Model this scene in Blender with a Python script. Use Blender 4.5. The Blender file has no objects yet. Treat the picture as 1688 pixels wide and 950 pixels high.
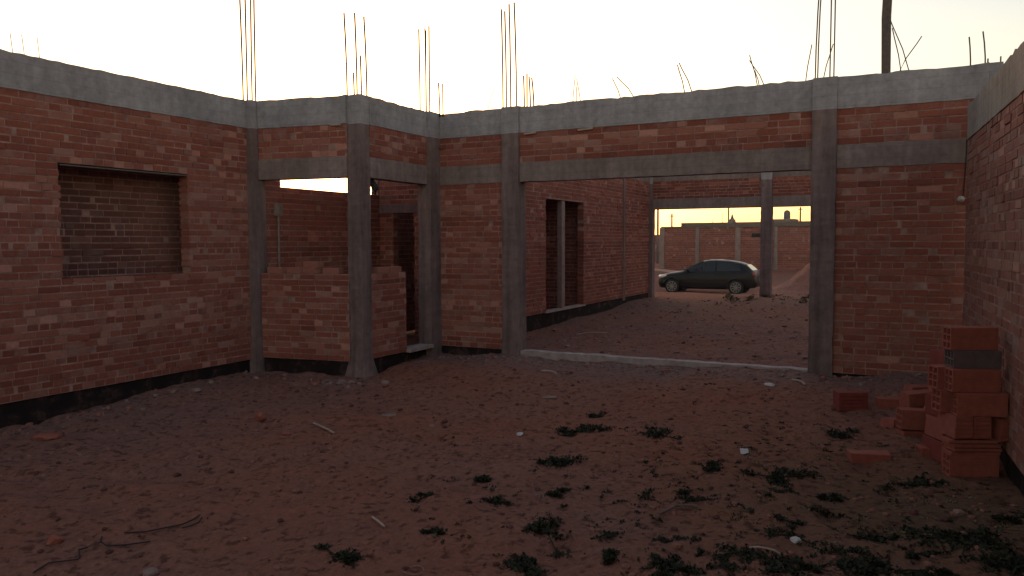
import bpy, bmesh, math, random
import numpy as np
from mathutils import Vector, Matrix
random.seed(7); rng=np.random.default_rng(7)
R=math.radians
sc=bpy.context.scene
col=sc.collection

# ------------------------------------------------------------------ camera
H=1.65; F_PX=1289.; PITCH=math.atan(76/1289); ROLL=math.atan(.0035)
cam_d=bpy.data.cameras.new('camera'); cam=bpy.data.objects.new('camera',cam_d); col.objects.link(cam)
cam_d.sensor_width=36; cam_d.lens=F_PX/1688*36; cam_d.clip_start=.05; cam_d.clip_end=5000
cam.rotation_mode='XYZ'
m=Matrix.Rotation(math.pi/2-PITCH,4,'X')@Matrix.Rotation(-ROLL,4,'Z')
cam.matrix_world=Matrix.Translation((0,0,H))@m
sc.camera=cam

# ------------------------------------------------------------------ helpers
def tag(o,label=None,cat=None,group=None,kind=None):
    if label: o['label']=label
    if cat: o['category']=cat
    if group: o['group']=group
    if kind: o['kind']=kind
    return o
def empty(name,loc=(0,0,0),rz=0):
    o=bpy.data.objects.new(name,None); o.location=loc; o.rotation_euler=(0,0,rz); o.empty_display_size=.2
    col.objects.link(o); return o
class MB:
    def __init__(s): s.v=[];s.f=[];s.mi=[];s.c=[]
    def add(s,vs,fs,mi=0,c=None):
        n=len(s.v); s.v+= [tuple(x) for x in vs]; s.f+=[tuple(i+n for i in f) for f in fs]
        s.mi+=[mi]*len(fs); s.c+=[c if c is not None else (.5,.5,.5)]*len(vs)
    def box(s,cx,cy,cz,sx,sy,sz,rot=None,mi=0,c=None):
        vs=[Vector((x*sx/2,y*sy/2,z*sz/2)) for x in(-1,1) for y in(-1,1) for z in(-1,1)]
        if rot is not None: vs=[rot@v for v in vs]
        vs=[(v.x+cx,v.y+cy,v.z+cz) for v in vs]
        s.add(vs,[(0,1,3,2),(4,6,7,5),(0,4,5,1),(2,3,7,6),(0,2,6,4),(1,5,7,3)],mi,c)
    def tube(s,pts,r,n=6,mi=0,c=None,cap=True):
        pts=[Vector(p) for p in pts]; rs=r if isinstance(r,(list,tuple)) else [r]*len(pts)
        rings=[]
        for i,p in enumerate(pts):
            t=(pts[min(i+1,len(pts)-1)]-pts[max(i-1,0)]).normalized()
            a=t.cross(Vector((0,0,1)) if abs(t.z)<.9 else Vector((1,0,0))).normalized(); b=t.cross(a)
            rings.append([p+(a*math.cos(k*2*math.pi/n)+b*math.sin(k*2*math.pi/n))*rs[i] for k in range(n)])
        vs=[v for q in rings for v in q]; fs=[]
        for i in range(len(pts)-1):
            for k in range(n):
                fs.append((i*n+k,i*n+(k+1)%n,(i+1)*n+(k+1)%n,(i+1)*n+k))
        if cap: fs.append(tuple(range(n-1,-1,-1))); fs.append(tuple((len(pts)-1)*n+k for k in range(n)))
        s.add(vs,fs,mi,c)
    def build(s,name,mats,parent=None,smooth=False,loc=None,rz=None):
        me=bpy.data.meshes.new(name); me.from_pydata(s.v,[],s.f)
        if not isinstance(mats,(list,tuple)): mats=[mats]
        for mm in mats: me.materials.append(mm)
        me.polygons.foreach_set('material_index',s.mi)
        if smooth: me.polygons.foreach_set('use_smooth',[True]*len(s.f))
        at=me.attributes.new('bc','FLOAT_COLOR','POINT')
        at.data.foreach_set('color',[q for c in s.c for q in (c[0],c[1],c[2],1.)])
        me.update()
        bm=bmesh.new(); bm.from_mesh(me); bmesh.ops.recalc_face_normals(bm,faces=bm.faces); bm.to_mesh(me); bm.free()
        o=bpy.data.objects.new(name,me); col.objects.link(o)
        if parent: o.parent=parent
        if loc: o.location=loc
        if rz is not None: o.rotation_euler=(0,0,rz)
        return o
# value noise on numpy arrays
def vnoise(x,y,seed=0):
    xi=np.floor(x).astype(np.int64); yi=np.floor(y).astype(np.int64); fx=x-xi; fy=y-yi
    fx=fx*fx*(3-2*fx); fy=fy*fy*(3-2*fy)
    def h(a,b):
        n=(a*374761393+b*668265263+seed*1442695041)&0x7fffffff
        n=((n^(n>>13))*1274126177)&0x7fffffff
        return ((n^(n>>16))&0xffff)/65535.
    return (h(xi,yi)*(1-fx)+h(xi+1,yi)*fx)*(1-fy)+(h(xi,yi+1)*(1-fx)+h(xi+1,yi+1)*fx)*fy
# terrain height: control points (x, y, z)
TH=R(27.3); ER=(math.cos(TH),-math.sin(TH)); EB=(math.sin(TH),math.cos(TH)); OX,OY=-1.07,10.983
def hw(a,b): return OX+a*ER[0]+b*EB[0], OY+a*ER[1]+b*EB[1]
def hab(x,y):
    dx=x-OX; dy=y-OY; return dx*ER[0]+dy*ER[1], dx*EB[0]+dy*EB[1]
CP=[(-5.2,6.9,-.06),(-4.6,7.2,-.04),(-3.3,9.6,.01),(-1.8,9.3,-.01),(-1.1,10.7,.08),(0,10.2,.13),(1.4,9.6,.13),(3.2,8.5,.17),(4.5,7.8,.27),
 (3.5,5.3,.0),(2.9,4.5,-.01),(0,4,0),(-3,4,-.02),(0,7,.01),(2.5,6.5,.04),(0,0,0),(-6,2,-.03),(4,2,0),(0,-8,0),
 (.2,13,.08),(2,11,.09),(1.2,16,.15),(3.2,19.2,.25),(6.5,17.6,.34),(9,16.3,.38),(6,13,.2),(4.5,10,.17),(-3,11.5,.15),(0,12,.1),
 (4,24,.0),(9,22,.05),(7,31,-.52),(10,30,-.53),(14,28,-.5),(3,33,-.5),(9,40,-.3),(9,48,-.05),(16,45,-.05),(0,50,-.1),(-15,40,-.2),(30,35,-.2),(-15,15,0),(15,5,0),(60,90,0),(-60,90,0),(0,200,-.1),(0,-60,0),(60,-10,0),(-60,0,0)]
CPa=np.array(CP)
def terrain(x,y,detail=True):
    x=np.asarray(x,float); y=np.asarray(y,float); sh=x.shape; X=x.ravel(); Y=y.ravel()
    if X.size<3000:
        w=1/(((X[:,None]-CPa[:,0])**2+(Y[:,None]-CPa[:,1])**2)+.25)**2; num=w@CPa[:,2]; den=w.sum(1)
    else: num=np.zeros_like(X); den=np.zeros_like(X)
    for cx,cy,cz in (CP if X.size>=3000 else []):
        w=1/(((X-cx)**2+(Y-cy)**2)+.25)**2; num+=w*cz; den+=w
    z=num/den
    if detail:
        near=1/(1+((np.hypot(X,Y)-6)/14).clip(0)**2)
        z=z+near*((vnoise(X*1.3,Y*1.3,1)-.5)*.05+(vnoise(X*4,Y*4,2)-.5)*.036+(vnoise(X*11,Y*11,3)-.5)*.024+(vnoise(X*26+3*vnoise(X*5,Y*5,9),Y*26,4)-.5)*.011)
        z-=near*.045*np.clip((vnoise(X*3.1+7,Y*4.3,5)-.72)/.28,0,1)       # footprints and hollows
        # rubble ridge at the foot of the left wall and around the main wall base
    return z.reshape(sh)
def tz(x,y): return float(terrain(np.array([x]),np.array([y]))[0])
def pix(u,v,z=None):
    """world point seen at a photo pixel, on the terrain"""
    x=(u-844)/F_PX; y=(475-v)/F_PX; c,s=math.cos(ROLL),math.sin(ROLL); X=c*x+s*y; Y=-s*x+c*y
    d=Vector((X,math.cos(PITCH)+Y*math.sin(PITCH),-math.sin(PITCH)+Y*math.cos(PITCH)))
    zz=0 if z is None else z
    for _ in range(12):
        t=(zz-H)/d.z; p=d*t
        if z is not None: break
        zz=.5*zz+.5*tz(p.x,p.y)
    return Vector((p.x,p.y,zz))

# ------------------------------------------------------------------ materials
def mat(name):
    m=bpy.data.materials.new(name); m.use_nodes=True; nt=m.node_tree; nt.nodes.clear()
    o=nt.nodes.new('ShaderNodeOutputMaterial'); b=nt.nodes.new('ShaderNodeBsdfPrincipled'); nt.links.new(b.outputs[0],o.inputs[0])
    return m,nt,b
def N(nt,t,**k):
    n=nt.nodes.new(t)
    for a,v in k.items():
        if a in('operation','data_type','blend_type','attribute_name','noise_dimensions','feature','distance','vector_type'): setattr(n,a,v)
        else: n.inputs[a].default_value=v
    return n
def noise(nt,scale,detail=4,rough=.55,vec=None,dist=0):
    n=N(nt,'ShaderNodeTexNoise',Scale=scale,Detail=detail,Roughness=rough,Distortion=dist)
    if vec is not None: nt.links.new(vec,n.inputs['Vector'])
    return n
def ramp(nt,src,stops,interp='LINEAR'):
    r=nt.nodes.new('ShaderNodeValToRGB'); e=r.color_ramp.elements; r.color_ramp.interpolation=interp
    while len(e)<len(stops): e.new(.5)
    for i,(p,c) in enumerate(stops):
        e[i].position=p; e[i].color=(c,c,c,1) if isinstance(c,(int,float)) else (*c,1)
    nt.links.new(src,r.inputs[0]); return r
def mix(nt,fac,a,b,bt='MIX'):
    n=nt.nodes.new('ShaderNodeMix'); n.data_type='RGBA'; n.blend_type=bt
    for i,q in ((0,fac),(6,a),(7,b)):
        if hasattr(q,'links') or hasattr(q,'is_linked'): nt.links.new(q,n.inputs[i])
        else: n.inputs[i].default_value=q if i==0 else (*q,1)
    return n.outputs[2]
def bump(nt,b,h,strength,dist=.01,prev=None):
    n=N(nt,'ShaderNodeBump',Strength=strength,Distance=dist); nt.links.new(h,n.inputs['Height'])
    if prev: nt.links.new(prev.outputs[0],n.inputs['Normal'])
    nt.links.new(n.outputs[0],b.inputs['Normal']); return n
def simple(name,c,rough=.8,metal=0,var=.25,scale=20,bumps=.3,bd=.003,spec=.3):
    m,nt,b=mat(name); tc=nt.nodes.new('ShaderNodeTexCoord')
    n=noise(nt,scale,5,.6,tc.outputs['Object'])
    r=ramp(nt,n.outputs[0],[(.25,tuple(x*(1-var) for x in c)),(.75,tuple(min(1,x*(1+var)) for x in c))])
    nt.links.new(r.outputs[0],b.inputs['Base Color']); b.inputs['Roughness'].default_value=rough; b.inputs['Metallic'].default_value=metal
    b.inputs['Specular IOR Level'].default_value=spec
    if bumps: bump(nt,b,n.outputs[0],bumps,bd)
    return m
def brick_mat(name,dark,mid,light,smear=.35,mort=(.23,.17,.15)):
    m,nt,b=mat(name); tc=nt.nodes.new('ShaderNodeTexCoord'); at=N(nt,'ShaderNodeAttribute',attribute_name='bc')
    sp=nt.nodes.new('ShaderNodeSeparateColor'); nt.links.new(at.outputs['Color'],sp.inputs[0])
    r=ramp(nt,sp.outputs[0],[(0,dark),(.5,mid),(.9,light),(1,tuple(x*1.25 for x in light))])
    big=noise(nt,.55,3,.5,tc.outputs['Object'])
    c=mix(nt,ramp(nt,big.outputs[0],[(.35,0.),(.7,.5)]).outputs[0],r.outputs[0],(.36,.115,.078))
    fine=noise(nt,38,6,.7,tc.outputs['Object'])
    c=mix(nt,.55,c,ramp(nt,fine.outputs[0],[(.3,.45),(.7,1.)]).outputs[0],'MULTIPLY')
    # mortar smears stay on the bricks
    sm=noise(nt,7,6,.75,tc.outputs['Object'],.6)
    add=N(nt,'ShaderNodeMath',operation='MULTIPLY'); nt.links.new(sp.outputs[1],add.inputs[0]); add.inputs[1].default_value=.28
    a2=N(nt,'ShaderNodeMath',operation='ADD'); nt.links.new(add.outputs[0],a2.inputs[0]); nt.links.new(sm.outputs[0],a2.inputs[1])
    f=ramp(nt,a2.outputs[0],[(.62,0.),(.86,smear)])
    c=mix(nt,f.outputs[0],c,mort)
    nt.links.new(c,b.inputs['Base Color']); b.inputs['Roughness'].default_value=.92; b.inputs['Specular IOR Level'].default_value=.2
    bump(nt,b,fine.outputs[0],.5,.004)
    return m
M_brick=brick_mat('brick',(.19,.052,.036),(.30,.090,.060),(.42,.19,.14),.45,(.30,.21,.18))
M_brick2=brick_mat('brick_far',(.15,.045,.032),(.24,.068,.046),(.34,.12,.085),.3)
M_brickR=brick_mat('brick_right',(.21,.085,.064),(.31,.13,.096),(.42,.22,.165),.7,(.30,.235,.20))
M_brickD=brick_mat('brick_recess_shade',(.07,.032,.028),(.11,.045,.036),(.17,.075,.06),.35)  # shade of the window recess is put into this darker brick colour
M_mortar=simple('mortar',(.31,.175,.14),.95,var=.5,scale=9,bumps=.6)
def concrete(name,c,streak=.5,boards=True):
    m,nt,b=mat(name); tc=nt.nodes.new('ShaderNodeTexCoord'); O=tc.outputs['Object']
    n1=noise(nt,1.6,5,.6,O); n2=noise(nt,14,6,.65,O); n3=noise(nt,90,3,.6,O)
    mp=nt.nodes.new('ShaderNodeMapping'); mp.inputs['Scale'].default_value=(9,9,.7); nt.links.new(O,mp.inputs[0])
    n4=noise(nt,1.,4,.6,mp.outputs[0])
    r=ramp(nt,n1.outputs[0],[(.3,tuple(x*.72 for x in c)),(.7,tuple(x*1.12 for x in c))]).outputs[0]
    r=mix(nt,.65,r,ramp(nt,n2.outputs[0],[(.3,.52),(.68,1.)]).outputs[0],'MULTIPLY')
    r=mix(nt,streak,r,ramp(nt,n4.outputs[0],[(.35,.55),(.65,1.)]).outputs[0],'MULTIPLY')
    # formwork board lines, horizontal
    sx=nt.nodes.new('ShaderNodeSeparateXYZ'); nt.links.new(O,sx.inputs[0])
    w=N(nt,'ShaderNodeMath',operation='MULTIPLY'); w.inputs[1].default_value=1/.115; nt.links.new(sx.outputs[2],w.inputs[0])
    fr=N(nt,'ShaderNodeMath',operation='FRACT'); nt.links.new(w.outputs[0],fr.inputs[0])
    ln=ramp(nt,fr.outputs[0],[(0.,.0),(.05,1.),(.95,1.),(1.,.0)])
    if boards: r=mix(nt,.2,r,ln.outputs[0],'MULTIPLY')
    nt.links.new(r,b.inputs['Base Color']); b.inputs['Roughness'].default_value=.9; b.inputs['Specular IOR Level'].default_value=.25
    bb=bump(nt,b,n2.outputs[0],.5,.008)
    bump(nt,b,n3.outputs[0],.4,.003,bb)
    return m
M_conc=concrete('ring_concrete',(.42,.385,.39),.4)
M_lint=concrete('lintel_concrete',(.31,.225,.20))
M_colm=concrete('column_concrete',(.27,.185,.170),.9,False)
M_concR=concrete('right_band_concrete',(.40,.335,.29))
M_pale=concrete('pale_concrete',(.34,.235,.20),.3,False)
M_foot,nt,b=mat('bitumen'); tc=nt.nodes.new('ShaderNodeTexCoord'); n_=noise(nt,5,7,.75,tc.outputs['Object'],.5)
nt.links.new(ramp(nt,n_.outputs[0],[(.3,(.012,.008,.009)),(.52,(.022,.014,.014)),(.72,(.11,.06,.048))]).outputs[0],b.inputs['Base Color']); b.inputs['Roughness'].default_value=.9; b.inputs['Specular IOR Level'].default_value=.12; bump(nt,b,n_.outputs[0],.7,.01)
M_curb=simple('curb',(.34,.26,.235),.9,var=.35,scale=9,bumps=.6)
M_rebar=simple('rebar_steel',(.03,.022,.02),.8,.0,var=.3,scale=60,bumps=0)
M_wood=simple('weathered_wood',(.13,.10,.085),.9,var=.3,scale=25)
M_woodp=simple('pale_wood',(.38,.28,.22),.85,var=.25,scale=30)
M_block=simple('hollow_clay',(.30,.083,.056),.85,var=.22,scale=14,bumps=.4)
M_block2=simple('hollow_clay_dark',(.21,.045,.036),.85,var=.22,scale=14,bumps=.4)
M_blockg=simple('grey_block',(.12,.08,.078),.9,var=.25,scale=14,bumps=.4)
M_stone=simple('stone',(.23,.145,.12),.9,var=.3,scale=18,bumps=.6)
M_clod=simple('clod',(.23,.095,.068),.95,var=.35,scale=18,bumps=.8)
M_clodd=simple('dark_clod',(.095,.036,.028),.95,var=.4,scale=18,bumps=.8)  # darker variant of the clod colour
M_white=simple('white_plastic',(.46,.40,.37),.5,var=.08,bumps=0)
M_black=simple('black_stuff',(.02,.02,.02),.8,var=.3,bumps=.4)
M_tank=simple('tank_plastic',(.035,.035,.035),.6,var=.2,bumps=0)
M_roof=simple('roof_slab',(.13,.095,.075),.9,var=.2,scale=4,bumps=0)
M_dark=simple('dark_opening',(.012,.009,.008),.9,var=.1,bumps=0)

# leaf materials
def leaf_mat(name,c):
    m,nt,b=mat(name); at=N(nt,'ShaderNodeAttribute',attribute_name='bc'); sp=nt.nodes.new('ShaderNodeSeparateColor'); nt.links.new(at.outputs['Color'],sp.inputs[0])
    r=ramp(nt,sp.outputs[0],[(0,tuple(x*.55 for x in c)),(1,tuple(x*1.5 for x in c))])
    nt.links.new(r.outputs[0],b.inputs['Base Color']); b.inputs['Roughness'].default_value=.8; b.inputs['Specular IOR Level'].default_value=.2
    return m
M_weed=leaf_mat('weed',(.026,.026,.013))
M_dry=leaf_mat('dry_grass',(.16,.12,.07))

# ground
M_ground,nt,b=mat('red_soil')
tc=nt.nodes.new('ShaderNodeTexCoord'); O=tc.outputs['Object']
n1=noise(nt,.32,4,.55,O); n2=noise(nt,2.6,6,.65,O,.4); n3=noise(nt,24,6,.7,O); n4=noise(nt,110,3,.7,O); n5=noise(nt,15,4,.6,O,.2)
at=N(nt,'ShaderNodeAttribute',attribute_name='dust'); sp=nt.nodes.new('ShaderNodeSeparateColor'); nt.links.new(at.outputs['Color'],sp.inputs[0])
c=mix(nt,ramp(nt,n1.outputs[0],[(.38,0.),(.62,1.)]).outputs[0],(.36,.125,.074),(.30,.138,.10))
c=mix(nt,ramp(nt,n2.outputs[0],[(.45,0.),(.75,.5)]).outputs[0],c,(.24,.08,.058))
dn=N(nt,'ShaderNodeMath',operation='MULTIPLY'); nt.links.new(sp.outputs[0],dn.inputs[0]); nt.links.new(ramp(nt,n2.outputs[0],[(.25,.35),(.6,1.)]).outputs[0],dn.inputs[1])
c=mix(nt,dn.outputs[0],c,(.23,.155,.135))
c=mix(nt,sp.outputs[1],c,(.115,.085,.05))
c=mix(nt,.7,c,ramp(nt,n3.outputs[0],[(.3,.5),(.68,1.)]).outputs[0],'MULTIPLY')
c=mix(nt,.75,c,ramp(nt,n5.outputs[0],[(.36,.30),(.47,1.)]).outputs[0],'MULTIPLY')  # dark blotches put the shade of small pits into the soil colour
c=mix(nt,.35,c,ramp(nt,n4.outputs[0],[(.35,.5),(.65,1.)]).outputs[0],'MULTIPLY')
nt.links.new(c,b.inputs['Base Color']); b.inputs['Roughness'].default_value=.97; b.inputs['Specular IOR Level'].default_value=.1
bb=bump(nt,b,n3.outputs[0],.9,.02); bump(nt,b,n4.outputs[0],.5,.006,bb)

# ------------------------------------------------------------------ ground sheet
def axis(lo,hi,step,far,g=1.22):
    a=list(np.arange(lo,hi+1e-6,step)); s=step; x=hi
    while x<far: s*=g; x+=s; a.append(x)
    s=step; x=lo; pre=[]
    while x>-far: s*=g; x-=s; pre.append(x)
    return np.array(pre[::-1]+a)
xs=axis(-6.4,6.6,.036,1500); ys=axis(2.6,13.5,.036,1500,1.12)
XX,YY=np.meshgrid(xs,ys)
ZZ=terrain(XX,YY)
far=np.hypot(XX,YY)>400; ZZ[far]=-.1
nx,ny=len(xs),len(ys)
me=bpy.data.meshes.new('ground')
vv=np.stack([XX.ravel(),YY.ravel(),ZZ.ravel()],1)
idx=np.arange(nx*ny).reshape(ny,nx)
ff=np.stack([idx[:-1,:-1].ravel(),idx[:-1,1:].ravel(),idx[1:,1:].ravel(),idx[1:,:-1].ravel()],1)
me.vertices.add(len(vv)); me.vertices.foreach_set('co',vv.ravel())
me.loops.add(ff.size); me.loops.foreach_set('vertex_index',ff.ravel().astype(np.int32))
me.polygons.add(len(ff)); me.polygons.foreach_set('loop_start',np.arange(0,ff.size,4,dtype=np.int32)); me.polygons.foreach_set('loop_total',np.full(len(ff),4,dtype=np.int32))
me.polygons.foreach_set('use_smooth',np.ones(len(ff),bool)); me.update(calc_edges=True)
A=(XX-OX)*ER[0]+(YY-OY)*ER[1]; B=(XX-OX)*EB[0]+(YY-OY)*EB[1]
# cement dust spilled along the main wall, the bay and the left wall foot
d_main=np.where(A>-.1,np.abs(B+.25),9); d_bay=np.hypot(np.clip(np.abs(A+.7)-.8,0,None),np.abs(B+2.05)); d_left=np.where(B<-1.9,np.abs(A+1.2),9)
dust=np.maximum.reduce([np.exp(-(d_main/.65)**2),.7*np.exp(-(d_bay/.45)**2),.75*np.exp(-(d_left/.4)**2)])
dust=np.maximum(dust,.55*((B>0)&(A>0)&(B<9.7))+0)
grey_left=np.clip((-XX-.4)/3.,0,1)*.42
dust=np.clip(np.maximum(dust,grey_left),0,1)*.8
gr=np.exp(-((XX-2.7)/1.5)**2-((YY-4.6)/1.4)**2)*.75
at_=me.attributes.new('dust','FLOAT_COLOR','POINT')
cc=np.stack([dust.ravel(),gr.ravel(),0*gr.ravel(),np.ones(gr.size)],1); at_.data.foreach_set('color',cc.ravel())
me.materials.append(M_ground)
g=bpy.data.objects.new('ground',me); col.objects.link(g); tag(g,kind='structure')

# ------------------------------------------------------------------ the unfinished house (local frame: x along main wall, y away from camera)
house=empty('unfinished_house',(OX,OY,0),-TH)
tag(house,'unfinished roofless red brick house with grey concrete columns and ring beam around the yard','house')
ROW=.0715
def brick_wall(p0,p1,z0,z1,openings=(),t=.14,parent=house,name='brick_wall',bm_=None,mm=None,L=.235,label=None,back=True,row=ROW,proud=.006):
    """front face on the line p0->p1; body lies on the side away from the yard (left of p0->p1 direction if back)"""
    p0=Vector(p0); p1=Vector(p1); d=(p1-p0); ln=d.length; d=d/ln; n=Vector((-d.y,d.x)) if back else Vector((d.y,-d.x))
    m=MB(); rot=Matrix(((d.x,-d.y,0),(d.y,d.x,0),(0,0,1)))
    us=sorted(set([0,ln]+[max(0,min(ln,q)) for o in openings for q in(o[0]-.014,o[1]+.014)])); zs=sorted(set([z0,z1]+[max(z0,min(z1,q)) for o in openings for q in (o[2]-.012,o[3]+.012)]))
    for i in range(len(us)-1):
        for j in range(len(zs)-1):
            cu=(us[i]+us[i+1])/2; cz=(zs[j]+zs[j+1])/2
            if us[i+1]-us[i]<1e-4 or zs[j+1]-zs[j]<1e-4: continue
            if any(o[0]-.014<cu<o[1]+.014 and o[2]-.012<cz<o[3]+.012 for o in openings): continue
            c=p0+d*cu+n*(t/2); m.box(c.x,c.y,cz,us[i+1]-us[i],t-.008,zs[j+1]-zs[j],rot,1)
    rows=max(1,round((z1-z0)/row)); rh=(z1-z0)/rows
    for k in range(rows):
        zc=z0+(k+.5)*rh; hgt=rh-.0135
        hdr=(random.random()<.42) and L<.3; Lk=L*.5 if hdr else L
        x=-random.random()*.05-(L/2 if k%2 else 0)
        rowtone=random.gauss(0,.13)
        while x<ln:
            w=Lk*random.uniform(.92,1.07)
            if random.random()<.12: w=L*.5
            elif hdr and random.random()<.12: w=L
            a0,a1=max(0,x+.006),min(ln,x+w-.006); x+=w
            segs=[(a0,a1)]
            for o in openings:
                if o[2]<zc<o[3]:
                    ns=[]
                    for s0,s1 in segs:
                        o0=o[0]+random.uniform(-.004,.008); o1=o[1]+random.uniform(-.008,.004)
                        if s1<=o0 or s0>=o1: ns.append((s0,s1))
                        else:
                            if s0<o0: ns.append((s0,o0))
                            if s1>o1: ns.append((o1,s1))
                    segs=ns
            for s0,s1 in segs:
                if s1-s0<.03: continue
                off=random.uniform(-.003,.005)+(random.random()<.05)*random.uniform(.004,.012); cc=p0+d*((s0+s1)/2)+n*(t/2-off)
                tone=min(1,max(0,random.gauss(.42,.13)+rowtone+(random.random()<(.17 if s1-s0<.15 else .05))*.5))
                rr=rot@Matrix.Rotation(random.gauss(0,.004),3,'Y')@Matrix.Rotation(random.gauss(0,.008),3,'Z')
                m.box(cc.x,cc.y,zc+random.uniform(-.002,.002),s1-s0,t-.002,hgt*random.uniform(.95,1.02),rr,0,(tone,random.random()**2,random.random()))
    o=m.build(name,[mm or M_brick,M_mortar],parent)
    if label: o['label']=label
    return o
def beam(p0,p1,z0,z1,name,material,t=.15,parent=house,proud=.008,rough_top=0.,label=None,back=True):
    p0=Vector(p0); p1=Vector(p1); d=(p1-p0); ln=d.length; d/=ln; n=Vector((-d.y,d.x)) if back else Vector((d.y,-d.x))
    m=MB(); k=max(2,int(ln/.09)); vs=[];fs=[]
    for i in range(k+1):
        c=p0+d*(ln*i/k)
        jt=random.uniform(-rough_top,rough_top)*1.0; jf=random.uniform(-.002,.003)
        q0=c-n*(proud+jf); q1=c+n*(t+proud)
        vs+=[(q0.x,q0.y,z0+random.uniform(-.003,.003)),(q0.x,q0.y,z1+jt),(q1.x,q1.y,z1+jt+random.uniform(-rough_top,rough_top)*.6),(q1.x,q1.y,z0)]
        if i<k:
            a=4*i; b=4*i+4
            fs+=[(a,b,b+1,a+1),(a+1,b+1,b+2,a+2),(a+2,b+2,b+3,a+3),(a+3,b+3,b,a)]
    fs+=[(0,1,2,3),(4*k+3,4*k+2,4*k+1,4*k)]
    m.add(vs,fs); o=m.build(name,material,parent)
    if label: o['label']=label
    return o
def column(cx,cy,sx,sy,z0,z1,bars=(),parent=house,rz=0,flare=0,mt=None,label=None,name='column',jit=.004):
    """bars: (dx,dy,height,leanx,leany)"""
    m=MB(); k=max(2,int((z1-z0)/.085)); vs=[];fs=[];mis=[]
    for i in range(k+1):
        z=z0+(z1-z0)*i/k; e=1+flare*max(0,min(1,1-(z+.05)/.36))**1.6
        for sxn,syn in((-1,-1),(1,-1),(1,1),(-1,1)):
            x=sxn*sx/2*e+random.uniform(-jit,jit); y=syn*sy/2*e+random.uniform(-jit,jit)
            vs.append((x,y,z))
        if i<k:
            a=4*i
            for q in range(4): fs.append((a+q,a+(q+1)%4,a+4+(q+1)%4,a+4+q))
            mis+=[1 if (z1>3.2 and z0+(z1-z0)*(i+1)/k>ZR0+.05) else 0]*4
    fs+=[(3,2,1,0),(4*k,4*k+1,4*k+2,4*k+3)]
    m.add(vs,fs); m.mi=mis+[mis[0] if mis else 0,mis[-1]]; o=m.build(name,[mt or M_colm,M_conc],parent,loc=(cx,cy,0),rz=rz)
    if label: o['label']=label
    for dx,dy,hh,lx,ly in bars:
        b=MB(); pts=[(dx+lx*q*q,dy+ly*q*q,z1-.05+(hh+.05)*q) for q in(0,.35,.7,1)]
        b.tube(pts,.0075 if cx>4 else .0105,5); b.build('starter_bar',M_rebar,o)
    return o
ZF,ZL0,ZL1,ZR0,ZR1=.17,2.44,2.69,3.08,3.42
AL=-1.485
P1=(AL,-1.93); P2=(.077,-1.685)
# --- left wall (runs towards and past the camera); front face towards the yard (+x) -> body at -x
Lb0,Lb1=-13.0,-1.98
brick_wall((AL,Lb0),(AL,Lb1),ZF,ZR0,openings=[(-4.447-Lb0,-2.93-Lb0,1.275,2.43)],label='long brick wall with a square window opening')
beam((AL,Lb0),(AL,Lb1),ZR0,ZR1,'ring_beam',M_conc,rough_top=.006)
beam((AL-.03,Lb0),(AL-.03,Lb1),-.6,ZF,'foundation',M_foot,proud=0,t=.10)
m=MB(); m.box(AL-.30,-5.2,2.72,.26,6.5,.08); m.build('unseen_cover_slab',M_conc,house)  # added unseen slab shutting sky light out of the gap behind the window
# window opening trim: thin concrete lintel edge and brick sill
s=MB(); s.box(AL-.073,(-4.447-2.93)/2,1.284,.14,1.50,.014,None,0,(.7,.2,.2)); s.build('window_sill',M_brick,house)
s=MB(); s.box(AL-.073,(-4.447-2.93)/2+.03,2.424,.14,1.56,.014); s.build('window_lintel',M_wood,house)
# wall of the neighbouring room seen through the window
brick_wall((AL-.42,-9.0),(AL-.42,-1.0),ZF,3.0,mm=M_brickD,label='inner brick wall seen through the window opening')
# --- P1 column at the inner corner
column(-1.50,-2.0+.09,.20,.22,-.3,ZR1+.004,[(-.06,-.07,1.6,-.03,0),(.0,-.06,1.65,0,0),(.03,.05,1.6,.01,0),(.07,-.05,1.55,.0,.02)],label='column in the inner corner beside the left wall')
# --- segment B (front of the bay), low wall, lintel, brick band, ring beam
b0=(-1.39,-1.915); b1=(-.15,-1.72)
brick_wall(b0,b1,ZF+.02,1.26,label='low brick wall under the wide bay opening')
beam((b0[0],b0[1]+.03),(b1[0],b1[1]+.03),-.3,ZF+.018,'foundation',M_foot,proud=0,t=.1)
beam(b0,b1,ZL0,ZL1,'lintel',M_lint)
brick_wall(b0,b1,ZL1,ZR0)
beam(b0,b1,ZR0,ZR1,'ring_beam',M_conc,rough_top=.008)
# --- P2 corner column
column(-.068,-1.60,.215,.18,-.3,ZR1+.004,[(-.09,-.08,.98,-.03,0),(.06,-.08,.96,-.02,0),(.0,.08,.50,-.01,0),(-.095,.06,.30,-.01,.0),(.09,.07,.95,-.03,0)],flare=.6,label='corner column standing forward of the bay, wider at its foot')
# --- segment C (return of the bay): low wall then doorway
c0=(.040,-1.515); c1=(.02,-.24)
cl=math.hypot(c1[0]-c0[0],c1[1]-c0[1])
brick_wall(c0,(.045,-.79),ZF+.04,1.26,label='low brick wall between the corner column and the doorway')
beam((c0[0]-.03,c0[1]),(c1[0]-.03,c1[1]),-.3,ZF+.028,'foundation',M_foot,proud=0,t=.1)
s=MB(); s.box(.0,-.52,.222,.22,.56,.045,None); s.build('doorstep',M_curb,house)
beam(c0,c1,ZL0,ZL1,'lintel',M_lint); brick_wall(c0,c1,ZL1,ZR0); beam(c0,c1,ZR0,ZR1,'ring_beam',M_conc,rough_top=.008)
# --- P3 column
column(-.02,-.115,.21,.26,-.3,ZR1+.006,[(-.07,-.1,1.12,-.01,0),(.0,-.06,1.10,.005,0),(.03,-.1,1.12,-.01,0),(.085,-.1,1.14,.0,0),(.12,.1,.42,-.02,0),(.17,.1,.40,.0,.0)],label='column in the corner between the bay and the main wall')
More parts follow.
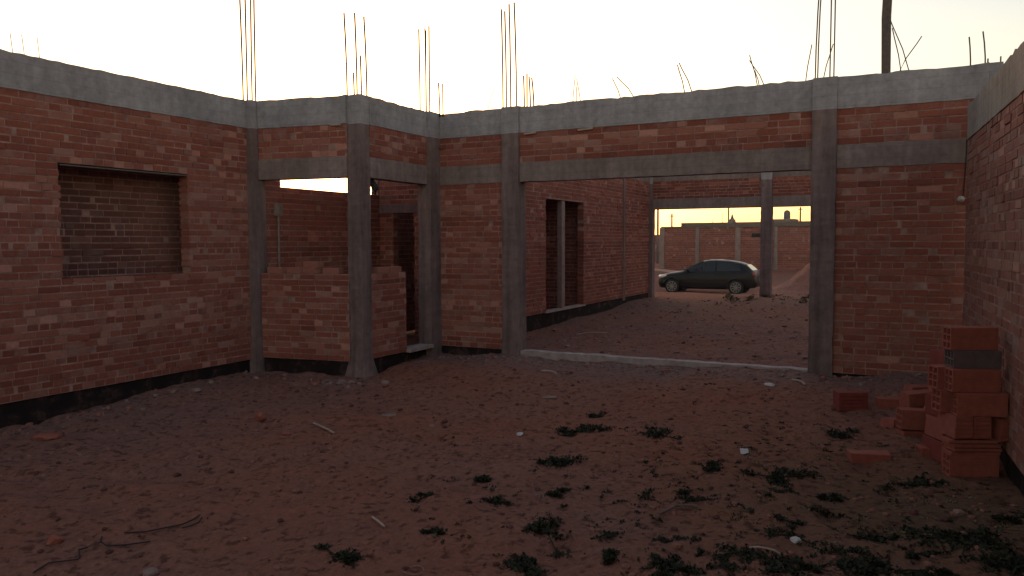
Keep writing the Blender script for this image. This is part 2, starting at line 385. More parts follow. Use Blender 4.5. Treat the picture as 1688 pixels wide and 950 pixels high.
# --- main wall: panel P3-P4, opening, P5, right panel
def hpanel(x0,x1,full):
    if full: brick_wall((x0,0),(x1,0),ZF+.03 if x0<3 else .19,ZL0)
    beam((x0,0),(x1,0),ZL0,ZL1,'lintel',M_lint); brick_wall((x0,0),(x1,0),ZL1,ZR0); beam((x0,0),(x1,0),ZR0,ZR1,'ring_beam',M_conc,rough_top=.010)
hpanel(.087,1.075,True)
hpanel(1.325,4.945,False)
hpanel(5.195,6.60,True)
beam((.087,.03),(1.075,.03),-.3,ZF+.025,'foundation',M_foot,proud=0,t=.1)
beam((5.195,.03),(6.6,.03),-.3,.188,'foundation',M_foot,proud=0,t=.1)
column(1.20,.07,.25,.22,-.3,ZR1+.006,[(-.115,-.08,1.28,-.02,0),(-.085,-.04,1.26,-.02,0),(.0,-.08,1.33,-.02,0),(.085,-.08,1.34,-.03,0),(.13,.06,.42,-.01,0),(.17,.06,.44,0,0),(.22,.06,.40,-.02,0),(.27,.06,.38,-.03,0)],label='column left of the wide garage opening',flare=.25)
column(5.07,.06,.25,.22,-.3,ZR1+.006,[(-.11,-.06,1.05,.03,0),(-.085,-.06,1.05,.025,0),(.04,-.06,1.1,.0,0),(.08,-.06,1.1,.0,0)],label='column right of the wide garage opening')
# right end of the ring beam that pokes past the boundary wall
column(6.66,.075,.12,.17,ZR0,ZR1+.004,[(-.22,.02,.30,-.02,0),(-.09,.02,.34,-.03,0),(-.07,.0,.06,0,0),(.04,-.0,.07,0,0)],mt=M_conc,label='raw end of the ring beam',name='beam_end')
beam((1.33,.0),(4.94,.0),-.2,.205,'threshold',M_curb,t=.12,rough_top=.006,label='pale concrete threshold strip across the garage opening')
# bent tie wires standing on the ring beam of the main wall
def wires(a,kinds):
    for (dx,lean,hh) in kinds:
        m=MB(); m.tube([(a+dx,.07,ZR1-.03),(a+dx+lean*.35,.07,ZR1+hh*.4),(a+dx+lean*.8,.075,ZR1+hh*.8),(a+dx+lean,.08,ZR1+hh)],.0052 if a>4 else .0062,4); m.build('tie_wire',M_rebar,house)
wires(2.10,[(-.05,.03,.34),(.06,-.06,.30),(0,.0,.2)])
wires(2.78,[(-.08,-.12,.26),(.10,-.24,.27)])
wires(3.50,[(.0,-.10,.34),(.09,-.17,.36)])
wires(4.30,[(.04,-.1,.36),(.12,-.18,.30),(.06,-.06,.18)])
wires(4.95,[(-.1,.06,.40),(.08,.10,.38)])
wires(5.75,[(.06,-.10,.48),(.14,-.22,.62),(.02,.22,.36)])
wires(.9,[(-.1,.1,.28)])
for (bb_,hh) in ((-4.66,.25),(-4.55,.26),(-4.40,.27)):
    m=MB(); m.tube([(AL-.3,bb_,ZR1-.05),(AL-.3,bb_-.03,ZR1+hh)],.004,4); m.build('starter_bar',M_rebar,house)
# small chips of formwork wood left under the ring beam
for a,w_ in ((1.40,.17),(2.16,.2)):
    m=MB(); m.box(a+w_/2,-.018,3.062,w_,.02,.022,Matrix.Rotation(-.05,3,'Y')); m.build('wood_chip',M_woodp,house)
m=MB(); m.box(-.28,-1.765,3.07,.15,.02,.02,Matrix.Rotation(.05,3,'Y')); m.build('wood_chip',M_woodp,house)
# --- wall H: lower outer wall that continues the left wall behind the bay
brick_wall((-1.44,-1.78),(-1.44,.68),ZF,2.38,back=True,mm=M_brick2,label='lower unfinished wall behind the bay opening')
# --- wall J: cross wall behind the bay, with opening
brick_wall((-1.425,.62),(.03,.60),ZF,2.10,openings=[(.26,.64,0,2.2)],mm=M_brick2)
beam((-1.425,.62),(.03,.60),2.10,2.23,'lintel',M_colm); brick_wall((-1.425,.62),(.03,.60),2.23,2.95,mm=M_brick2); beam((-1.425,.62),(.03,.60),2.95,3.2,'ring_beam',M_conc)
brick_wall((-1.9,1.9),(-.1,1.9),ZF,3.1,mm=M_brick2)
brick_wall((-1.5,.70),(-1.5,1.88),ZF,3.1,mm=M_brick2)  # added unseen side wall that stops low sun coming through the opening
# --- wall E: inner wall of the garage with two narrow door openings; face towards +x
E0,E1=.16,9.72
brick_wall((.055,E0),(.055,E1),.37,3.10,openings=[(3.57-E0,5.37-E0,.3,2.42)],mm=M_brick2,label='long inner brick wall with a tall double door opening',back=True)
beam((.055-.02,E0),(.055-.02,E1),-.3,.368,'foundation',M_foot,proud=0,t=.11)
beam((.055,E0),(.055,E1),3.10,ZR1,'ring_beam',M_lint)
column(-.015,2.55,.17,.24,0,3.095,mt=M_colm); column(-.012,7.80,.17,.12,.3,3.095,mt=M_colm)
m=MB(); m.box(-.02,4.42,1.40,.09,.15,2.06); m.build('door_post',M_pale,house)
m=MB(); m.box(-.005,4.47,.372,.17,1.9,.03); m.build('doorstep',M_curb,house)
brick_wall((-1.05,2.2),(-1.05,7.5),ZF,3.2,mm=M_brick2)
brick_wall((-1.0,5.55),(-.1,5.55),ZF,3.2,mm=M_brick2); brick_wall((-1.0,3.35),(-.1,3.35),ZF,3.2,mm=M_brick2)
m=MB(); m.box(-.55,4.45,2.93,.96,2.0,.10); m.build('unseen_cover_slab',M_conc,house)
# --- wall F: far beam wall of the garage
FB=9.73
column(0.02,FB+.08,.24,.22,0,ZR1)
for x0,x1 in((.145,2.745),(2.995,6.6)):
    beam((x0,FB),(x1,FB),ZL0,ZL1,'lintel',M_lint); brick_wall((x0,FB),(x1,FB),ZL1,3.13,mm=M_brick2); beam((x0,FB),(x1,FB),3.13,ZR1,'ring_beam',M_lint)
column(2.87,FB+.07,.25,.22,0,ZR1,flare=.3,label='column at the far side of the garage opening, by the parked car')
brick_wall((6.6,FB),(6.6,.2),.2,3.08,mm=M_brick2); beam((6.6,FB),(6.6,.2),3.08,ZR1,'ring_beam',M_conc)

# --- things on / in the house
def thing_mesh(mb,name,material,label,cat,loc=(0,0,0),rz=0,group=None,smooth=False):
    o=mb.build(name,material,None,smooth,loc,rz); return tag(o,label,cat,group)
x,y=hw(5.66,.07)
m=MB(); m.tube([(0,0,0),(-.01,0,.6),(.02,0,1.5)],[.048,.05,.046],8)
thing_mesh(m,'wooden_post','%s' and M_wood,'thick dark wooden post standing on top of the main wall ring beam','post',(x,y,ZR1-.01),0)
# meter box with conduit on wall H
x,y=hw(-1.44+.02,-1.56)
m=MB(); m.box(0,0,0,.05,.12,.16,None,0); m.box(.03,0,0,.01,.075,.10,None,0)
t=empty('electrical_box',(x,y,2.08),-TH); tag(t,'small pale electrical box with conduit on the low wall behind the bay opening','electrical box')
m.build('box',M_lint,t)
m=MB(); m.tube([(0,0,-.08),(0,0,-1.0)],.016,6); m.build('conduit',M_lint,t)
# fitting near the right corner
x,y=hw(6.375,-.03)
t=empty('lamp_socket',(x,y,2.06),-TH); tag(t,'small white lamp socket on a dark cable near the right corner','lamp socket')
m=MB(); m.tube([(0,-.01,-.02),(0,-.02,.0),(.01,-.05,.01),(.02,-.07,.02)],[.015,.03,.035,.02],8); m.build('socket',M_white,t)
m=MB(); m.tube([(0,0,0),(.03,.015,.05),(.045,.02,.4),(.05,.02,.62)],.006,5); m.build('cable',M_black,t)
# rag hanging by the corner column
x,y=hw(-.055,-1.38); m=MB()
pts=[(0,0,.0),(.02,0,-.05),(.05,.0,-.10),(.075,.0,-.15),(.06,0,-.19),(.03,0,-.18)]
m.tube(pts,[.02,.035,.045,.035,.028,.012],8); m.tube([(-.03,0,.0),(-.05,0,-.06),(-.045,0,-.12)],[.02,.03,.015],7)
thing_mesh(m,'rag','%s' and M_black,'dark knotted rag hanging beside the corner column under the lintel','rag',(x,y,2.45),-TH,smooth=True)

# loose bricks on the sills of the bay
lb=[(-1.22,-1.80,'single loose brick on the bay sill nearest the left wall'),(-.95,-1.75,'flat loose brick on the bay sill beside a pair of stacked ones'),(-.72,-1.73,'lower loose brick of the pair in the middle of the bay sill'),(-.70,-1.72,'upper loose brick of the pair in the middle of the bay sill'),(-.42,-1.68,'loose brick on the bay sill close to the corner column'),(-.02,-1.25,'loose brick on the short sill right of the corner column'),(-.02,-.98,'loose brick on the short sill next to the doorway')]
for i,(a,bq,l) in enumerate(lb):
    x,y=hw(a,bq); m=MB(); m.box(0,0,.036,.24,.11,.07,None,0,(.8,.3,.5)); m.box(0,0,.073,.238,.108,.004,None,0,(.95,.6,.5))
    thing_mesh(m,'loose_brick',M_brick,l,'brick',(x,y,1.262+(.076 if i==3 else 0)),-TH+random.uniform(-.15,.15)+(math.pi/2 if i>4 else 0),'loose bricks on the bay sills')

# ------------------------------------------------------------------ boundary wall on the right
bw0=Vector((4.52,7.815)); bdir=(Vector((3.4441,5.3387))-Vector((4.4758,7.7124))).normalized(); bw1=bw0+bdir*13
bang=math.atan2(bdir.y,bdir.x)
bwall=empty('boundary_wall',(bw0.x,bw0.y,0),bang); tag(bwall,'tall red brick boundary wall with pale concrete coping band on the right','wall')
brick_wall((0,0),(13,0),.15,2.64,parent=bwall,mm=M_brickR,name='brickwork',back=True)
beam((0,0),(13,0),2.64,2.98,'coping_band',M_concR,parent=bwall,rough_top=.012,back=True)
beam((0,.02),(13,.02),-.5,.148,'foundation',M_foot,parent=bwall,proud=0,t=.1,back=True)

# ------------------------------------------------------------------ block stack at the right
def hollow_block(L=.33,Hh=.16,D=.12,nh=3,nd=2,t=.011,solid=False):
    """hollow clay block: cells run along its length"""
    m=MB()
    if solid or nh==0:
        m.box(0,0,Hh/2,L,D,Hh); m.v=[(a+random.uniform(-.006,.006),b+random.uniform(-.006,.006),c+random.uniform(-.004,.004)) for a,b,c in m.v]
        for i in range(5):
            for s in(-1,1): m.box(0,s*(D/2+.003),Hh*(i+.6)/5.2,L*.96,.006,Hh/8)
        return m
    ch=(Hh-(nh+1)*t)/nh; cd=(D-(nd+1)*t)/nd
    for i in range(nh+1): m.box(0,0,t/2+i*(ch+t),L,D,t)
    for j in range(nd+1):
        y=-D/2+t/2+j*(cd+t)
        for i in range(nh): m.box(0,y,t+i*(ch+t)+ch/2,L-.0008,t,ch)
    # grooved faces
    for i in range(7):
        for s in(-1,1): m.box(0,s*(D/2+.0012),Hh*(i+.7)/7.4,L*.992,.0024,Hh/11)
    return m
blk={'a':None}
def place_block(loc,rot,label,mt=M_block,cat='block',group='hollow clay blocks stacked against the boundary wall',dims=None,**k):
    key=str(dims)+mt.name
    if blk.get(key) is None:
        mb=hollow_block(*(dims or ())); o=mb.build('hollow_block',mt); blk[key]=o
    else:
        o=blk[key].copy(); col.objects.link(o)
    o.location=loc; o.rotation_euler=rot; return tag(o,label,cat,group)
zb=pix(1610,786,None).z; SX,SY=3.235,5.50
lev=['bottom','second','third','fourth','fifth','sixth']
# bottom front block
z=zb
Y0=SY-.02
def layer_x(u,Y): return (u-844)/F_PX*Y
place_block((layer_x(1610,Y0)-.0,Y0,z),(0,0,-.10),'bottom front hollow block of the tall stack, under the thin slabs')
place_block((layer_x(1610,Y0)+.07,Y0+.15,z),(0,0,.10),'bottom rear hollow block of the tall stack')
z+=.16
# thin slabs
for i in range(4):
    m=MB(); m.box(0,0,.011,.34,.13,.022,None); 
    o=m.build('clay_slab',M_block,None,False,(layer_x(1609,Y0)+random.uniform(-.02,.02),Y0+random.uniform(-.01,.01),z+i*.028),random.uniform(-.05,.05)); o.rotation_euler[1]=random.uniform(-.02,.02)
    tag(o,'thin clay slab, %s of the four lying on the bottom block'%['lowest','second lowest','second highest','highest'][i],'slab','thin slabs in the tall stack')
place_block((layer_x(1612,Y0)+.05,Y0+.15,z),(0,0,.04),'hollow block behind the thin slabs of the tall stack',dims=(.30,.11,.12,2,2))
z+=.118
# pair of upright end-on blocks
for dx,l in((-.085,'left of the two short end-on blocks above the thin slabs'),(.045,'right of the two short end-on blocks above the thin slabs'),(.235,'separate end-on block nearest the boundary wall')):
    place_block((layer_x(1612,Y0)+dx-.01,Y0+.06,z+(-.02 if dx>.2 else 0)),(0,0,random.uniform(-.04,.04)),l,dims=(.125-.01*(dx>0),.155,.24,0,0))
z+=.158
place_block((layer_x(1621,Y0),Y0+.0,z),(0,0,-.16),'front hollow block resting on the end-on pair, pushed to the right')
place_block((layer_x(1606,Y0),Y0+.14,z),(0,0,.0),'rear hollow block resting on the end-on pair')
z+=.162
place_block((layer_x(1609,Y0+.04),Y0+.04,z),(0,0,-.07),'front hollow block just below the grey block')
place_block((layer_x(1598,Y0+.04),Y0+.18,z),(0,0,.05),'rear hollow block just below the grey block')
z+=.162
place_block((layer_x(1608,Y0+.10),Y0+.10,z),(0,0,-.13),'dark grey hollow block near the top of the stack',mt=M_blockg,dims=(.32,.125,.16,2,3))
z+=.127
place_block((layer_x(1603,Y0+.12),Y0+.12,z),(0,0,-.05),'topmost hollow block of the tall stack')
# leaning column of blocks at the left side of the stack
zz=pix(1560,725).z
names=['lowest','second','third','fourth','top']
for i in range(5):
    Yb=Y0+.34+.01*i; place_block((layer_x(1557+i*1.5,Yb),Yb,zb+.02+i*.165),(0,.03*random.uniform(-1,1),random.uniform(-.05,.22)),'%s block of the narrow end-on pile left of the tall stack'%names[i],dims=(.10,.158-.004*(i%3),.25,0,0),mt=M_block if i%2 else M_block2)
# tumbled heap left of the stack
heap=[(1530,722,0,(.0,.0,.05),'long flat block at the front foot of the tumbled heap',(.42,.07,.12,0,0)),
 (1520,722,.075,(.0,.04,-.1),'block lying on the long flat one in the tumbled heap',None),
 (1522,700,.17,(0,-.05,.15),'uppermost level block of the tumbled heap',(.30,.12,.12,0,0)),
 (1548,718,.12,(.0,.75,.3),'steeply tilted block leaning on the narrow pile',(.26,.13,.12,0,0)),
 (1480,705,0,(.0,.08,.5),'short block half sunk at the left edge of the heap',(.22,.08,.12,0,0)),
 (1473,672,0,(0,.0,-.2),'flat block behind the heap near the back wall',(.25,.09,.12,1,2)),
 (1525,672,.10,(0,.0,.1),'pale topped block at the back of the heap',(.28,.10,.12,0,0)),
 (1520,676,0,(0,.0,-.05),'lower block at the back of the heap',(.30,.10,.12,0,0)),
 (1547,752,0,(0,.03,-.1),'small flat block in front of the heap beside the bottom block',(.25,.07,.12,1,2)),
 (1436,762,0,(0,.02,-.12),'single flat block lying alone on the grass',(.29,.075,.12,0,0))]
for u,v,dz,rot,l,dm in heap:
    p=pix(u,v); place_block((p.x,p.y+.05,p.z-.012+dz),rot,l,dims=dm,group='tumbled hollow blocks beside the stack')
p=pix(1406,676); place_block((p.x,p.y+.06,p.z-.01),(0,0,.02),'lone deep red block standing near the right garage column',mt=M_block2,dims=(.26,.17,.13,0,0),group='tumbled hollow blocks beside the stack')

# ------------------------------------------------------------------ stones, fragments, sticks, wires
def rock_mesh(s,seed,flat=.6,sub=2):
    bm=bmesh.new(); bmesh.ops.create_icosphere(bm,subdivisions=sub,radius=s)
    r=random.Random(seed); ax=[Vector((r.gauss(0,1),r.gauss(0,1),r.gauss(0,1))).normalized() for _ in range(7)]; dd=[r.uniform(.55,.9)*s for _ in ax]
    for v in bm.verts:
        for a,d in zip(ax,dd):
            q=v.co.dot(a)
            if q>d: v.co-=a*(q-d)
        v.co.z*=flat
    return bm
def add_bm(m,bm,loc,rz,mi=0,c=None,sc_=(1,1,1)):
    rot=Matrix.Rotation(rz,3,'Z'); bm.verts.ensure_lookup_table()
    vs=[]
    for v in bm.verts:
        q=rot@Vector((v.co.x*sc_[0],v.co.y*sc_[1],v.co.z*sc_[2])); vs.append((q.x+loc[0],q.y+loc[1],q.z+loc[2]))
    m.add(vs,[[w.index for w in f.verts] for f in bm.faces],mi,c)
def stone(u,v,s,mt,label,cat='stone',name='stone',flat=.55,seed=0,sx=1.,group=None):
    p=pix(u,v); m=MB(); bm=rock_mesh(s,seed,flat); add_bm(m,bm,(0,0,0),random.random()*3,0,None,(sx,1,1)); bm.free()
    return thing_mesh(m,name,mt,label,cat,(p.x,p.y,p.z+s*flat*.35),0,group)
stone(16,697,.085,M_stone,'grey rounded stone at the foot of the left wall, at the picture edge',seed=1,flat=.8)
stone(183,662,.055,M_stone,'pale stone of the rubble line under the window',seed=2)
stone(324,646,.06,M_stone,'pale stone by the foundation between window and corner',seed=3)
stone(78,724,.10,M_brick,'flattened red brick fragment on the soil at far left','brick fragment','brick_fragment',.4,4,1.3)
stone(429,693,.06,M_brick,'upright red brick fragment on bare soil in front of the bay','brick fragment','brick_fragment',1.0,5)
stone(472,716,.05,M_brick,'low red brick fragment beside the pale stick','brick fragment','brick_fragment',.4,6,1.4)
stone(90,893,.05,M_brick,'dark brick chunk in the lower left corner','brick fragment','brick_fragment',.6,7)
stone(1312,893,.035,M_white,'small white rounded stone near the bottom right weeds',seed=8)
stone(857,717,.035,M_white,'small white stone just left of the largest far weed',seed=9,flat=.4,sx=1.6)
stone(905,657,.06,M_stone,'pale flat stone in the middle of the yard towards the opening',seed=10,flat=.35,sx=1.4)
stone(1580,848,.04,M_stone,'pale stone in the dense weeds at lower right',seed=11)
stone(245,948,.05,M_stone,'grey stone at the bottom edge left of centre',seed=12)
stone(1268,636,.045,M_white,'white rubble chip below the right end of the threshold',seed=13,flat=.5,sx=1.4)
stone(520,632,.07,M_brick,'broad red brick fragment below the bay foundation','brick fragment','brick_fragment',.35,14,1.8)
stone(635,632,.06,M_stone,'grey rubble lump right of the corner column foot',seed=15)
stone(712,703,.03,M_stone,'tiny pale stone alone in mid yard',seed=16)
def stick(u0,v0,u1,v1,r,mt,label,cat='stick',name='stick',n=4,h=.012,bend=.0):
    a=pix(u0,v0); b_=pix(u1,v1); m=MB(); pts=[]
    for i in range(n+1):
        q=i/n; x=(b_.x-a.x)*q; y=(b_.y-a.y)*q+bend*math.sin(q*math.pi); zt=tz(a.x+x,a.y+y)-a.z
        pts.append((x,y,zt+r+.003+h*math.sin(q*math.pi)))
    m.tube(pts,r,6); return thing_mesh(m,name,mt,label,cat,tuple(a))
stick(517,700,550,716,.009,M_woodp,'pale peeled stick on bare soil in front of the corner column')
stick(614,855,634,871,.007,M_woodp,'short pale stick in the lower middle of the yard')
stick(893,613,918,618,.010,M_woodp,'thin pale stick just below the left end of the threshold')
stick(1306,628,1327,636,.010,M_woodp,'pale stick beside the foot of the right garage column')
stick(1088,850,1150,838,.008,M_wood,'thin dark curved twig in the middle of the weeds',bend=.05)
stick(950,553,1000,550,.010,M_woodp,'long pale stick on the soil inside the garage')
stick(1235,905,1290,918,.005,M_woodp,'thin dry stalk between the bottom right weeds')
p=pix(1227,746); m=MB(); m.box(0,0,.006,.06,.085,.008,Matrix.Rotation(.25,3,'X')); thing_mesh(m,'paper_scrap',M_white,'small white rectangular scrap lying upright in the weeds','scrap',tuple(p),-.2)
p=pix(641,686); m=MB(); m.box(0,0,.008,.13,.04,.008,Matrix.Rotation(.1,3,'X')); m.box(.02,.03,.016,.10,.02,.006,Matrix.Rotation(-.2,3,'Y')); thing_mesh(m,'paper_scrap',M_pale,'crumpled pale paper scrap in mid yard right of the column foot','scrap',tuple(p),.2)
def wire(pts,label,r=.0045,mt=M_rebar):
    P=[pix(*q) for q in pts]; a=P[0]; m=MB()
    m.tube([(q.x-a.x,q.y-a.y,q.z-a.z+.012) for q in P],r,5); return thing_mesh(m,'bent_wire',mt,label,'wire',tuple(a),0,'bent steel wires on the soil')
wire([(330,852),(318,860),(300,868),(270,874),(240,880),(205,882)],'long gently curved steel wire at lower left')
wire([(333,856),(328,864),(315,870),(300,874)],'short curved steel wire beside the end of the long one')
wire([(168,888),(166,896),(175,903),(205,902),(248,896)],'hook shaped steel wire below the long curved one')
wire([(145,906),(130,910),(132,922),(128,926),(80,932),(55,948)],'crooked steel wire near the bottom left corner')
c0_=pix(680,944); m=MB(); m.tube([(.055*math.cos(q),.05*math.sin(q),.012+.006*math.sin(2*q)) for q in np.linspace(0,6.1,16)],.0028,5); thing_mesh(m,'wire_ring',M_stone,'thin open wire ring at the bottom edge of the yard','wire',tuple(c0_))

# rubble and clods: uncountable
rs=random.Random(3); m=MB(); lib=[rock_mesh(1,100+i,.6,1) for i in range(6)]
def scatter(n,fn,smin,smax,mi):
    for _ in range(n):
        x,y=fn(); s=smin+(smax-smin)*rs.random()**3
        add_bm(m,lib[rs.randrange(6)],(x,y,tz(x,y)+s*.15),rs.random()*6,mi,(rs.random(),)*3,(s,s*rs.uniform(.6,1),s))
def f_left(): b=rs.uniform(-6,-2.1); return hw(AL+.1+abs(rs.gauss(0,.16)),b)
def f_bay(): return hw(rs.uniform(-1.5,.3),-1.98-abs(rs.gauss(0,.12)))
def f_col(): return hw(rs.gauss(.0,.25),-1.95-abs(rs.gauss(0,.15)))
def f_main(): return hw(rs.uniform(.1,6.3),-.08-abs(rs.gauss(0,.25)))
def f_yard(): return (rs.uniform(-5.5,3.4),rs.uniform(2.8,9.5))
def f_gar(): return hw(rs.uniform(.3,6.3),rs.uniform(.2,9.6))
scatter(34,f_left,.012,.06,0); scatter(25,f_bay,.012,.05,0); scatter(50,f_col,.01,.05,0); scatter(210,f_main,.01,.05,0); scatter(60,f_yard,.006,.02,0); scatter(260,f_gar,.012,.06,0)
scatter(1800,f_yard,.008,.034,1); scatter(450,f_gar,.01,.05,1); scatter(800,f_yard,.008,.036,2); scatter(180,f_gar,.012,.045,2); scatter(60,f_left,.012,.05,1); scatter(120,f_main,.01,.05,1)
o=m.build('soil_rubble',[M_stone,M_clod,M_clodd]); tag(o,'loose soil clods and mortar crumbs scattered over the ground','rubble',kind='stuff')

# weeds
def weed_mesh(m,x,y,rad,n,hmax,ox=0,oy=0,oz=0,r_=random,mi=0,ly=1.):
    lobes=[(r_.gauss(0,rad*.42),r_.gauss(0,rad*.3*ly)) for _ in range(max(3,int(rad*48)))]
    if n>100: m.runners=lobes
    for _ in range(n):
        lx,ly_=r_.choice(lobes); px=x+lx+r_.gauss(0,rad*.14); py=y+ly_+r_.gauss(0,rad*.12*ly)
        zg=tz(px,py) if n<60 else None
        a=r_.random()*6.28; el=r_.uniform(.15,1.2); L=hmax*r_.uniform(.5,1.1); w=L*r_.uniform(.16,.34)
        d=Vector((math.cos(a)*math.cos(el),math.sin(a)*math.cos(el),math.sin(el))); s=Vector((-math.sin(a),math.cos(a),r_.uniform(-.4,.4)))*w
        b=Vector((px-ox,py-oy,(zg if zg is not None else 0)-oz))
        yield b,d,s,L
def add_weed(m,x,y,rad,n,hmax,o=(0,0,0),r_=random,mi=0,ly=1.):
    L_=list(weed_mesh(m,x,y,rad,n,hmax,o[0],o[1],0,r_,mi,ly))
    xs_=np.array([q[0].x+o[0] for q in L_]); ys_=np.array([q[0].y+o[1] for q in L_]); zs_=terrain(xs_,ys_)
    for (b,d,s,L),zg in zip(L_,zs_):
        b=Vector((b.x,b.y,zg-o[2]-.002)); c=r_.random(); k=(c,c,c)
        p=[b,b+d*L*.5+s,b+d*L*.95+Vector((0,0,-.15*L)),b+d*L*.5-s]
        m.add(p,[(0,1,2,3)],mi,k)
    for lx,ly_ in getattr(m,'runners',[]):
        pts=[(x-o[0]+lx*q,y-o[1]+ly_*q,tz(x+lx*q,y+ly_*q)-o[2]+.006) for q in (0,.5,1)]
        m.tube(pts,.004,4,mi,(.2,.2,.2))
    m.runners=[]
def where(i): return i
weeds=[(953,713,75,'broad dark weed, farthest large one in the middle of the yard'),(912,762,85,'wide ragged weed patch just below the farthest large one'),
(800,792,50,'small weed left of the wide ragged patch'),(692,826,42,'low flat weed alone left of centre'),(817,827,48,'flat oval weed under the small one'),
(710,878,46,'compact dark weed tuft left of centre near the bottom'),(900,876,98,'big dark weed clump in the lower middle'),(555,918,78,'leafy weed tuft at the bottom, leftmost of all weeds'),
(922,812,42,'low weed between the ragged patch and the big clump'),(868,935,100,'spreading weed at the bottom edge below the big clump'),(985,686,36,'small faint weed, farthest in the middle'),
(1085,715,62,'thin sparse weed right of the farthest large one'),(1367,820,46,'dark round weed below the lone flat block'),(1290,788,84,'sparse grey green weed in the right middle'),
(1185,770,54,'small weed left of the sparse grey green one'),(1382,716,54,'sparse weed near the lone deep red block'),(1265,922,112,'dense weed clump at the bottom edge right of centre'),
(1105,932,92,'dense weed at the bottom centre'),(1430,935,100,'weed patch at the bottom, left of the largest dense one'),(1575,885,160,'largest dense weed clump at lower right'),
(1645,935,110,'dense weed clump in the bottom right corner'),(1676,855,42,'dark weed against the foot of the boundary wall'),(1000,917,50,'small dark weed between bottom centre clumps'),(1455,890,64,'low weed above the bottom right patch'),(1530,800,60,'weed in front of the block heap')]
rw=random.Random(11)
for u,v,wpx,l in weeds:
    p=pix(u,v); rad=wpx*p.y/F_PX*.6; m=MB()
    add_weed(m,p.x,p.y,rad,int(160+1500*rad),.026+.022*min(1,rad*4),(p.x,p.y,p.z),rw,0,1.3)
    o=m.build('weed',M_weed,None,False,tuple(p)); tag(o,l,'weed','weeds growing in the yard')
m=MB()
for _ in range(620):
    if rw.random()<.8: x,y=rw.gauss(2.0,1.0),rw.gauss(4.9,1.1)
    else: x,y=rw.uniform(-.6,3.2),rw.uniform(3.2,7)
    if y<2.7 or x> 3.2 or x<-1: continue
    add_weed(m,x,y,rw.uniform(.02,.09),rw.randrange(10,40),rw.uniform(.012,.028),(0,0,0),rw,0 if rw.random()<.72 else 1)
for _ in range(70):
    x,y=rw.gauss(2.1,.75),rw.gauss(4.1,.55)
    if y<2.9 or x>3.0: continue
    add_weed(m,x,y,rw.uniform(.07,.16),rw.randrange(60,160),rw.uniform(.02,.04),(0,0,0),rw,0); m.runners=[]
for _ in range(50):
    x,y=hw(rw.uniform(2,6),rw.uniform(8,12)); add_weed(m,x,y,rw.uniform(.05,.15),25,rw.uniform(.05,.16),(0,0,0),rw,1)
o=m.build('ground_weeds',[M_weed,M_dry]); tag(o,'tiny scattered green and dry grass sprouts on the soil','grass',kind='stuff')

# ------------------------------------------------------------------ parked car
M_paint,nt,b=mat('car_paint'); b.inputs['Base Color'].default_value=(.009,.007,.008,1); b.inputs['Specular IOR Level'].default_value=.18; b.inputs['Coat Weight'].default_value=.12; b.inputs['Coat Roughness'].default_value=.08
tc=nt.nodes.new('ShaderNodeTexCoord'); n_=noise(nt,3,4,.6,tc.outputs['Object']); nt.links.new(ramp(nt,n_.outputs[0],[(.3,.28),(.7,.5)]).outputs[0],b.inputs['Roughness'])
M_glass,nt,b=mat('tinted_glass'); b.inputs['Base Color'].default_value=(.01,.012,.012,1); b.inputs['Roughness'].default_value=.06
tc=nt.nodes.new('ShaderNodeTexCoord'); n_=noise(nt,2,2,.6,tc.outputs['Object']); nt.links.new(ramp(nt,n_.outputs[0],[(.3,.05),(.7,.12)]).outputs[0],b.inputs['Roughness'])
M_tyre=simple('tyre',(.018,.017,.017),.9,bumps=0); M_rim=simple('alloy',(.25,.24,.24),.3,.9,var=.1,bumps=0)
M_lampw=simple('headlight_glass',(.75,.73,.70),.15,.2,var=.15,bumps=0,spec=.8); M_lampr=simple('taillight_red',(.30,.02,.015),.2,var=.2,bumps=0,spec=.8); M_trim=simple('black_trim',(.02,.02,.02),.6,bumps=0)
